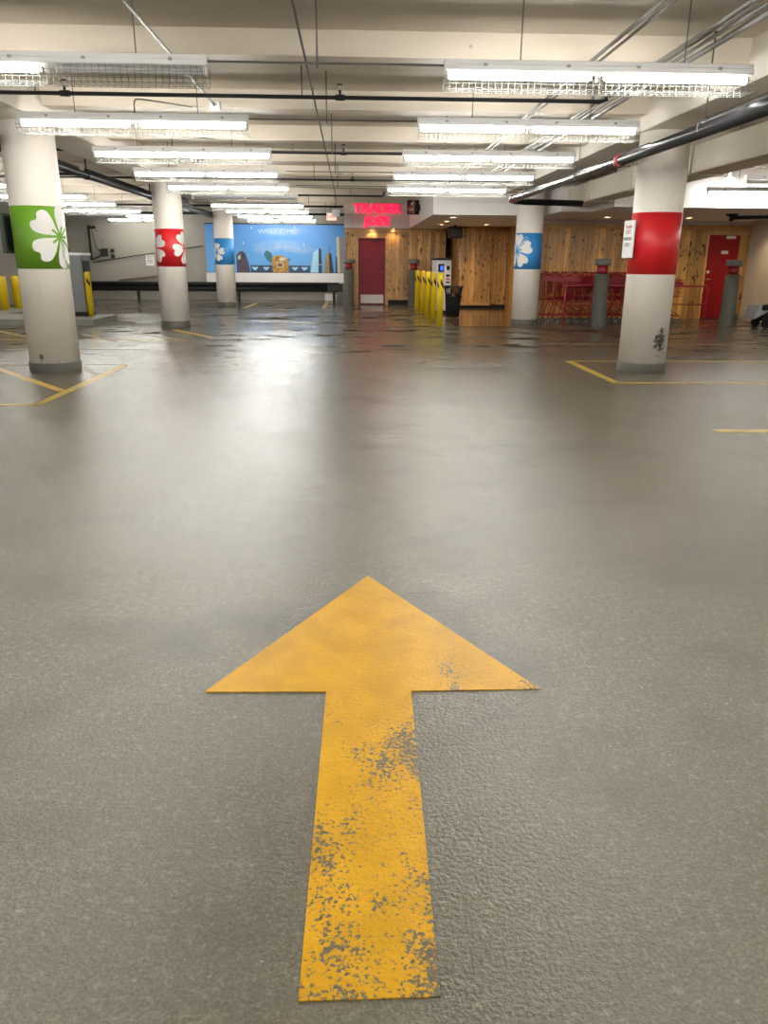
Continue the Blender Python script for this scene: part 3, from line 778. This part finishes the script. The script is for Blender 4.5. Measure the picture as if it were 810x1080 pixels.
# ------------------------------------------------------------------ mural
t = thing('mural', 'blue wall mural of city towers below pale clouds on the back wall', 'mural', (-2.8, 30.6, .99))
MB().box(-2.6, 2.6, -.06, 0, 0, 1.74, M['sky']).build('panel', parent=t)
b = MB(); b.box(-2.6, 2.6, -.075, -.05, 1.71, 1.755, M['ink']); b.box(-2.6, 2.6, -.075, -.05, -.012, .02, M['ink']); b.build('border', parent=t)
def px(x, y):                                            # mural units: x metres from its centre, z from its foot
    return (x, -.061, y)
b = MB(); dd = (0, -.004, 0)
def P(pts, m, d=.004): b.prism([px(*p) for p in pts], (0, -d, 0), M[m])
P([(-2.28, .02), (-2.22, 1.32), (-2.1, 1.36), (-2.05, .02)], 'ink')
P([(-2.28, .02), (-2.26, .28), (-2.02, .28), (-2.02, .02)], 'ink', .005)
b.build('painted_tower', parent=t); b = MB()
P([(-1.48, .02), (-1.48, .62), (-1.38, .74), (-1.26, .78), (-1.13, .68), (-1.02, .30), (-.98, .02)], 'plum')
P([(-1.42, .46), (-1.42, .58), (-1.33, .66), (-1.32, .5)], 'sand', .006)
P([(-1.27, .52), (-1.25, .72), (-1.17, .66), (-1.12, .5)], 'navy', .006)
b.build('painted_tower', parent=t); b = MB()
for x0, x1, motifs, dots in ((-.96, -.14, (-.80, -.38), (-.6, -.22)), (.46, 1.27, (.70, 1.06), (.52, .88, 1.2))):
    b = MB(); P([(x0, .02), (x0, .27), (x1, .27), (x1, .02)], 'navy')
    for cx in motifs:
        P([(cx-.12, .20), (cx-.06, .22), (cx, .19), (cx+.06, .22), (cx+.12, .20), (cx+.05, .11), (cx, .09), (cx-.05, .11)], 'paleblue', .006)
    for cx in dots: P([(cx-.03, .14), (cx-.03, .18), (cx+.03, .18), (cx+.03, .14)], 'teal', .006)
    b.build('painted_frieze', parent=t)
b = MB()

P([(-.16, .02), (-.19, .30), (-.13, .56), (.02, .64), (.26, .62), (.40, .54), (.48, .32), (.44, .02)], 'gold')
P([(-.42, .58), (-.44, .72), (-.34, .80), (-.2, .74), (-.12, .58), (-.08, .46), (-.2, .38), (-.34, .46)], 'teal', .003)
P([(.40, .46), (.48, .52), (.54, .52), (.46, .42)], 'teal', .003)
P([(.02, .20), (.02, .38), (.26, .38), (.26, .20)], 'sand', .006); P([(.05, .23), (.05, .35), (.23, .35), (.23, .23)], 'brownm', .008)
P([(.10, .48), (.2, .56), (.38, .54), (.30, .46), (.2, .42)], 'sand', .006); P([(-.05, .42), (0, .56), (.1, .6), (.06, .46)], 'brownm', .006)
b.build('painted_basket', parent=t); b = MB()
P([(1.29, .02), (1.40, .72), (1.60, .90), (1.58, .02)], 'paleblue'); P([(1.58, .02), (1.60, .90), (1.70, .86), (1.72, .02)], 'navy')
P([(1.29, .30), (1.30, .32), (1.72, .32), (1.72, .30)], 'sand', .006)
b.build('painted_tower', parent=t); b = MB()
P([(1.80, .02), (1.88, .68), (1.98, .74), (1.99, .02)], 'ochre'); P([(1.99, .02), (1.98, .74), (2.08, .70), (2.16, .02)], 'navy')
P([(2.0, .74), (2.0, 1.0), (2.012, 1.0), (2.012, .74)], 'navy', .003)
b.build('painted_tower', parent=t); b = MB()
P([(2.22, .02), (2.24, .60), (2.32, .60), (2.36, .02)], 'navy')
P([(2.30, .02), (2.27, 1.28), (2.36, 1.32), (2.40, .02)], 'sand', .006); P([(2.40, .02), (2.36, 1.32), (2.54, 1.28), (2.54, .02)], 'sandd', .006)
b.build('painted_tower', parent=t); b = MB()
for (cx, cz) in ((-.87, 1.60), (.72, 1.62), (-1.2, 1.06), (1.05, 1.02)):
    P([(cx-.02, cz), (cx, cz+.06), (cx+.02, cz), (cx, cz-.06)], 'signw', .003)
b.build('painted_sparkle', parent=t)
text('lettering', 'WELCOME', .22, M['pale'], (.08, -.064, 1.46), 0, t, .001, 1.35)

# ------------------------------------------------------------------ rail in front of the mural wall
t = thing('guard_rail', 'long black double guard rail along the foot of the back wall', 'rail', (0, 29.5, 0))
b = MB(); b.tube([(-10.35, 0, .60), (-.45, 0, .60)], .075, 12, M['black']); b.build('top_rail', parent=t)
b = MB(); b.tube([(-10.35, .02, .44), (-.45, .02, .43)], .095, 12, M['black']); b.build('lower_rail', parent=t)
for x in (-10.2, -7.75, -4.1, -.62):
    MB().box(x-.05, x+.05, -.02, .06, 0, .6, M['black'], .006).build('post', parent=t)
MB().box(-.86, -.30, -.13, .1, .36, .62, M['dpipe'], .02).build('end_box', parent=t)

# things on the back wall, left bay
t = thing('swing_arm', 'black upright pole with a braced arm and hanging cable on the left back wall', 'pole', (-9.62, 30.55, 1.4))
MB().box(-.03, .03, -.08, 0, 0, 1.22, M['black'], .004).build('pole', parent=t)
MB().tube([(0, -.05, 0), (.45, -.05, .22)], .025, 8, M['black']).build('brace', parent=t)
MB().tube(spline3([(.1, -.05, 1.14), (.16, -.05, .7), (.25, -.05, .4), (.45, -.05, .34)]), .012, 6, M['black']).build('cable', parent=t)
MB().box(.38, .62, -.12, 0, .14, .42, M['dpipe'], .01).build('control_box', parent=t)
MB().box(.0, .24, -.06, 0, 1.1, 1.2, M['dpipe'], .006).build('top_bracket', parent=t)
for i, z in enumerate((1.74, 1.55)):
    o = MB().lathe([(0, 0), (.075, 0), (.075, .06), (.05, .09), (0, .09)], 16, M['blk'], cap=False)
    o.bm.transform(Matrix.Rotation(PI/2, 4, 'X')); o = o.build('wall_lamp'); o.location = (-8.85, 30.6, z)
    tag(o, ('upper', 'lower')[i]+' of two round black lamps on the left back wall', 'lamp', 'round black lamps on the back wall')
run('ramp_handrail', [(-9.6, 30.53, 1.33), (-7.1, 30.53, 1.70), (-5.5, 30.53, 1.93)], .018, 'black', 'thin dark rail rising to the right along the left back wall', 'handrail', 6)
o = MB().prism([(-8.7, 30.5, .66), (-7.2, 30.5, .82), (-7.2, 30.5, .88), (-8.7, 30.5, .72)], (0, .09, 0), M['brownwood']).build('timber_bar')
tag(o, 'sloping brown timber bar low on the left back wall', 'bar')
t = thing('notice_sign', 'small white notice on the back wall left of the red-banded column', 'sign', (-7.5, 30.6, 1.22))
MB().box(-.15, .15, -.02, 0, 0, .38, M['signw'], .004).build('plate', parent=t)
b = MB()
for z in (.32, .26, .19, .14, .09): b.box(-.11, .11, -.023, -.019, z, z+.022, M['signt'])
b.build('lettering', parent=t)

# ------------------------------------------------------------------ kerb island, machine, bollards at left
o = MB().prism([(XL+.01, 17.9, 0), (-5.75, 17.9, 0), (-5.75, 19.7, 0), (-8.4, 19.7, 0), (-8.4, 22.6, 0), (XL+.01, 22.6, 0)], (0, 0, .13), M['curb']).build('kerb_island'); tag(o, 'low concrete kerb island carrying the grey machine and yellow bollards at left', 'kerb')
t = thing('ticket_machine', 'tall grey ticket machine behind the right edge of the green-banded column', 'machine', (-6.50, 19.3, .13))
MB().box(-.26, .26, -.3, .3, 0, 1.36, M['kiosk'], .02).build('cabinet', parent=t)
MB().box(-.30, .30, -.34, .34, 1.36, 1.42, M['signw'], .015).build('cap', parent=t)
MB().box(-.28, .28, -.32, .32, 0, .10, M['blk'], .006).build('plinth', parent=t)
MB().box(.26, .285, -.22, .22, .5, 1.25, M['blk'], .006).build('front_panel', parent=t)
def bollard(x, y, z, h, r, label, group, band=True):
    t = thing('yellow_bollard', label, 'bollard', (x, y, z), 0, group)
    MB().lathe([(r, 0), (r, h-r*.55), (r*.92, h-r*.25), (r*.65, h-.02), (.0, h)], 24, M['yellow']).build('sleeve', parent=t)
    if band:
        b = MB(); q = h-.30
        b.bm.verts.new((0, 0, 0)); b.bm.verts.ensure_lookup_table(); b.bm.verts.remove(b.bm.verts[0])
        for a0 in range(4):                              # slanted black reflective patches
            base = -PI/2+.45+a0*PI/2
            rings = []
            for j in range(9):
                a_ = base-.55+j*1.1/8; sl = (j-4)*-.016
                rings.append([(r*1.012*math.cos(a_), r*1.012*math.sin(a_), q+sl), (r*1.012*math.cos(a_), r*1.012*math.sin(a_), q+.10+sl)])
            for A, B in zip(rings, rings[1:]): b.face([A[0], B[0], B[1], A[1]], M['blk'])
        b.build('black_patch', parent=t)
    return t
bollard(-6.18, 19.12, .13, 1.02, .075, 'yellow bollard on the kerb beside the grey ticket machine', None)
bollard(-9.12, 21.35, .13, .86, .115, 'yellow bollard cut by the left edge of the photo', None, False)
bollard(-9.10, 22.15, .13, .86, .12, 'yellow bollard just left of the green-banded column', None, False)
for i, (x, y) in enumerate(((2.04, 24.57), (2.035, 22.67), (2.025, 21.04), (2.04, 19.65), (2.02, 17.99))):
    bollard(x, y, 0., 1.18, .072, ('farthest yellow bollard of the five-bollard row, next to the grey bollard', 'second farthest yellow bollard of the row of five', 'middle yellow bollard of the row of five by the pay station', 'second nearest yellow bollard of the row of five', 'nearest and rightmost yellow bollard of the row of five')[i], 'row of yellow bollards by the pay station')

# grey lamp bollards
for x, y, lb in ((-.07, 27.0-.12, 'grey bollard with red ring left of the maroon door'), (2.11, 27.0-.12, 'grey bollard with red ring between the maroon door and the yellow bollards'),
                 (5.82, 18.42, 'grey bollard with red ring in front of the shopping carts'), (8.98, 18.55, 'grey bollard with red ring in front of the red right-hand door')):
    t = thing('lamp_bollard', lb, 'bollard', (x, y, .0), 0, None)
    MB().lathe([(.185, 0), (.168, .5), (.165, 1.16), (.15, 1.17), (0, 1.17)], 32, M['grey'], cap=False).build('post', parent=t)
    MB().lathe([(.125, 1.165), (.125, 1.36)], 24, M['redneck']).build('lens', parent=t)
    MB().lathe([(.0, 1.36), (.175, 1.36), (.19, 1.375), (.19, 1.47), (.175, 1.50), (.0, 1.505)], 32, M['capgrey'], cap=False).build('cap', parent=t)

# ------------------------------------------------------------------ pay station, bin, monitor
t = thing('pay_station', 'white pay station with blue screen behind the yellow bollards', 'machine', (2.56, 22.6, 0), math.radians(14))
MB().box(-.22, .22, -.2, .2, .10, 1.46, M['machine'], .02).build('cabinet', parent=t)
MB().box(-.24, .24, -.23, .23, 1.46, 1.52, M['blk'], .012).build('top_cover', parent=t)
MB().box(-.2, .2, -.18, .18, 0, .10, M['blk'], .006).build('plinth', parent=t)
MB().box(-.18, .0, -.212, -.198, 1.15, 1.36, M['blk'], .006).build('screen_frame', parent=t)
MB().box(-.12, -.03, -.216, -.208, 1.19, 1.31, M['screen'], .002).build('screen', parent=t)
for (x0, x1, z0, z1, mm, nm) in ((.07, .16, 1.20, 1.31, 'blk', 'card_reader'), (.06, .17, 1.02, 1.08, 'blk', 'coin_slot'), (.06, .17, .93, .98, 'signr', 'button_panel'), (.06, .17, .85, .89, 'blk', 'ticket_slot'), (.06, .17, .70, .75, 'blk', 'change_tray'), (-.17, -.05, .95, 1.06, 'blk', 'keypad')):
    MB().box(x0, x1, -.215, -.198, z0, z1, M[mm], .004).build(nm, parent=t)
t = thing('trash_can', 'black slatted trash can with flared rim right of the yellow bollards', 'bin', (2.68, 20.85, .012))
MB().lathe([(.15, .02), (.16, .02), (.18, .62), (.0, .60)], 28, M['blk'], cap=False).build('liner', parent=t)
b = MB(); n = 28
for i in range(n):
    a_ = 2*PI*i/n; ca, sa = math.cos(a_), math.sin(a_)
    b.tube([(r*ca, r*sa, z) for r, z in ((.17, .02), (.185, .3), (.20, .6), (.225, .72), (.26, .80))], .011, 5, M['blk'])
b.build('slats', parent=t)
b = MB()
for r, z in ((.175, .05), (.20, .58), (.26, .80)): b.tube([(r*math.cos(2*PI*j/32), r*math.sin(2*PI*j/32), z) for j in range(32)], .012, 6, M['blk'], True)
b.build('rings', parent=t)
b = MB(); b.tube([(-.02+.13*math.cos(2*PI*j/24), -.215, .40+.13*math.sin(2*PI*j/24)) for j in range(24)], .008, 6, M['dpipe'], True); b.build('emblem_ring', parent=t)
t = thing('monitor', 'black boxy monitor hung under the soffit above the trash can', 'monitor', (3.16, 24.6, 2.1))
MB().box(-.21, .21, -.12, .14, 0, .33, M['blk'], .015).build('casing', parent=t)
MB().box(-.17, .17, -.126, -.118, .04, .29, M['dkpipe'], .004).build('screen', parent=t)
MB().box(-.04, .04, -.03, .03, .33, .37, M['blk']).build('bracket', parent=t)

# ------------------------------------------------------------------ shopping carts
def make_cart():
    t = thing('shopping_cart', 'x', 'shopping cart', (0, 0, 0))
    W0, W1 = .29, .22                                     # half widths at the handle and the nose
    def sec(f): return W0+(W1-W0)*f
    def top(f): return 1.17-.15*f
    def bot(f): return .55+.10*f
    def X(f): return .06+.86*f
    b = MB(); r = .0035
    for i in range(15):
        f = i/14; y = sec(f)
        b.tube([(X(f), -y, top(f)), (X(f), -y+.03, bot(f)), (X(f), y-.03, bot(f)), (X(f), y, top(f))], r, 4, M['cart'], caps=False)
    for kz in range(5):
        g = kz/4
        pts = lambda s: [(X(f), s*(sec(f)-.03*(1-g)), bot(f)+(top(f)-bot(f))*g) for f in (0, 1)]
        A, B = pts(-1), pts(1)
        b.tube([A[0], A[1], B[1], B[0]], r*(2.2 if kz == 4 else 1), 5, M['cart'], caps=False)
    for j in range(7):
        y = (-1+2*j/6)
        b.tube([(X(0), y*(W0-.03), bot(0)), (X(1), y*(W1-.03), bot(1)), (X(1), y*W1, top(1))], r, 4, M['cart'], caps=False)
    for s in (-1, 1):                                     # solid side strip near the rim
        b.prism([(X(0), s*(W0+.004), top(0)-.16), (X(1), s*(W1+.004), top(1)-.13), (X(1), s*(W1+.004), top(1)-.04), (X(0), s*(W0+.004), top(0)-.05)], (0, s*.004, 0), M['cart'])
    b.build('basket', parent=t)
    b = MB()
    for s in (-1, 1):
        b.tube([(-.04, s*.28, 1.18), (.10, s*.27, 1.08), (.14, s*.26, .60), (.02, s*.27, .22), (.02, s*.27, .14)], .014, 7, M['cart'])
        b.tube([(.02, s*.27, .20), (.90, s*.19, .20), (.92, s*.19, .14)], .014, 7, M['cart'])
        b.tube([(.88, s*.2, .21), (.30, s*.25, .56)], .012, 7, M['cart'])
    b.tube([(.30, -.24, .21), (.30, .24, .21)], .010, 6, M['cart']); b.tube([(.75, -.20, .21), (.75, .20, .21)], .010, 6, M['cart'])
    b.build('frame', parent=t)
    MB().tube([(-.05, -.29, 1.19), (-.05, .29, 1.19)], .02, 10, M['cart']).build('handle', parent=t)
    b = MB(); b.prism([(.09, -.26, 1.12), (.09, .26, 1.12), (.07, .25, .72), (.07, -.25, .72)], (.012, 0, 0), M['cart']); b.build('seat_flap', parent=t)
    for x, y in ((.02, -.27), (.02, .27), (.92, -.19), (.92, .19)):
        w = MB(); w.tube([(x, y-.015, .062), (x, y+.015, .062)], .06, 18, M['rubber'])
        o = w.build('wheel', parent=t)
        MB().tube([(x, y-.018, .062), (x, y+.018, .062)], .028, 12, M['capgrey']).build('hub', parent=o)
    return t
cart0 = make_cart()
CN = ['leftmost cart of the row, its handle beside the blue-banded column', 'second cart from the left in the nested red row', 'third cart from the left in the nested red row', 'fourth cart from the left in the nested red row', 'fifth cart from the left in the nested red row', 'sixth cart from the left in the nested red row', 'seventh cart, midway along the nested red row', 'eighth cart from the left in the nested red row', 'ninth cart from the left in the nested red row', 'tenth cart from the left in the nested red row', 'eleventh cart, next to the front of the nested red row', 'front cart of the nested red row, near the red door']
for i in range(12):
    o = cart0 if i == 0 else copy_tree(cart0)
    o.location = (4.52+.235*i, 19.25, 0); relabel(o, CN[i], 'nested row of red shopping carts')
t = thing('cart_corral', 'red tubular corral rail in front of the shopping carts', 'rail', (0, 18.72, 0))
b = MB(); b.tube([(5.08, 0, 0), (5.08, 0, .86), (5.12, 0, .90), (8.46, 0, .90), (8.50, 0, .86), (8.50, 0, 0)], .022, 10, M['rail']); b.build('hoop', parent=t)
MB().tube([(5.08, 0, .48), (8.50, 0, .48)], .016, 8, M['rail']).build('mid_rail', parent=t)
for x in (6.8,): MB().tube([(x, 0, 0), (x, 0, .9)], .018, 8, M['rail']).build('post', parent=t)
for x in (5.08, 6.8, 8.50): MB().box(x-.06, x+.06, -.06, .06, 0, .01, M['rail']).build('foot_plate', parent=t)

# low black cart at the right edge
t = thing('platform_cart', 'low black cart with grey wedge bumper at the right edge of the photo', 'cart', (9.35, 18.05, 0))
MB().box(.05, 1.05, -.3, .3, .40, .52, M['blk'], .02).build('deck', parent=t)
MB().prism([(.22, -.26, .38), (-.10, -.26, .20), (-.02, -.26, .50), (.10, -.26, .54), (.30, -.26, .40)], (0, .52, 0), M['board']).build('bumper', parent=t)
for x in (.2, .95):
    for y in (-.24, .24): MB().tube([(x, y-.03, .10), (x, y+.03, .10)], .10, 18, M['blk']).build('wheel', parent=t)
MB().box(.12, .98, -.22, .22, .16, .40, M['blk'], .01).build('chassis', parent=t)

# ------------------------------------------------------------------ camera, world, colour
cam = bpy.data.cameras.new('camera'); co = bpy.data.objects.new('camera', cam); C.objects.link(co)
cam.sensor_fit = 'HORIZONTAL'; cam.sensor_width = 36.; cam.lens = 36.*810.4/810; cam.clip_start = .05
R = Matrix.Rotation(math.radians(-2.486), 4, 'Z') @ Matrix.Rotation(math.radians(90-17.97), 4, 'X') @ Matrix.Rotation(math.radians(.40), 4, 'Z')
co.matrix_world = Matrix.Translation((0, 0, 1.38)) @ R
S.camera = co
wd = bpy.data.worlds.new('world'); S.world = wd; wd.use_nodes = True
wd.node_tree.nodes['Background'].inputs[0].default_value = (.02, .02, .02, 1)
S.view_settings.view_transform = 'Standard'; S.view_settings.look = 'None'
S.view_settings.exposure = .8; S.view_settings.gamma = 1.; S.view_settings.use_curve_mapping = False
try:
    S.cycles.use_denoising = True; S.cycles.diffuse_bounces = 5
except Exception: pass
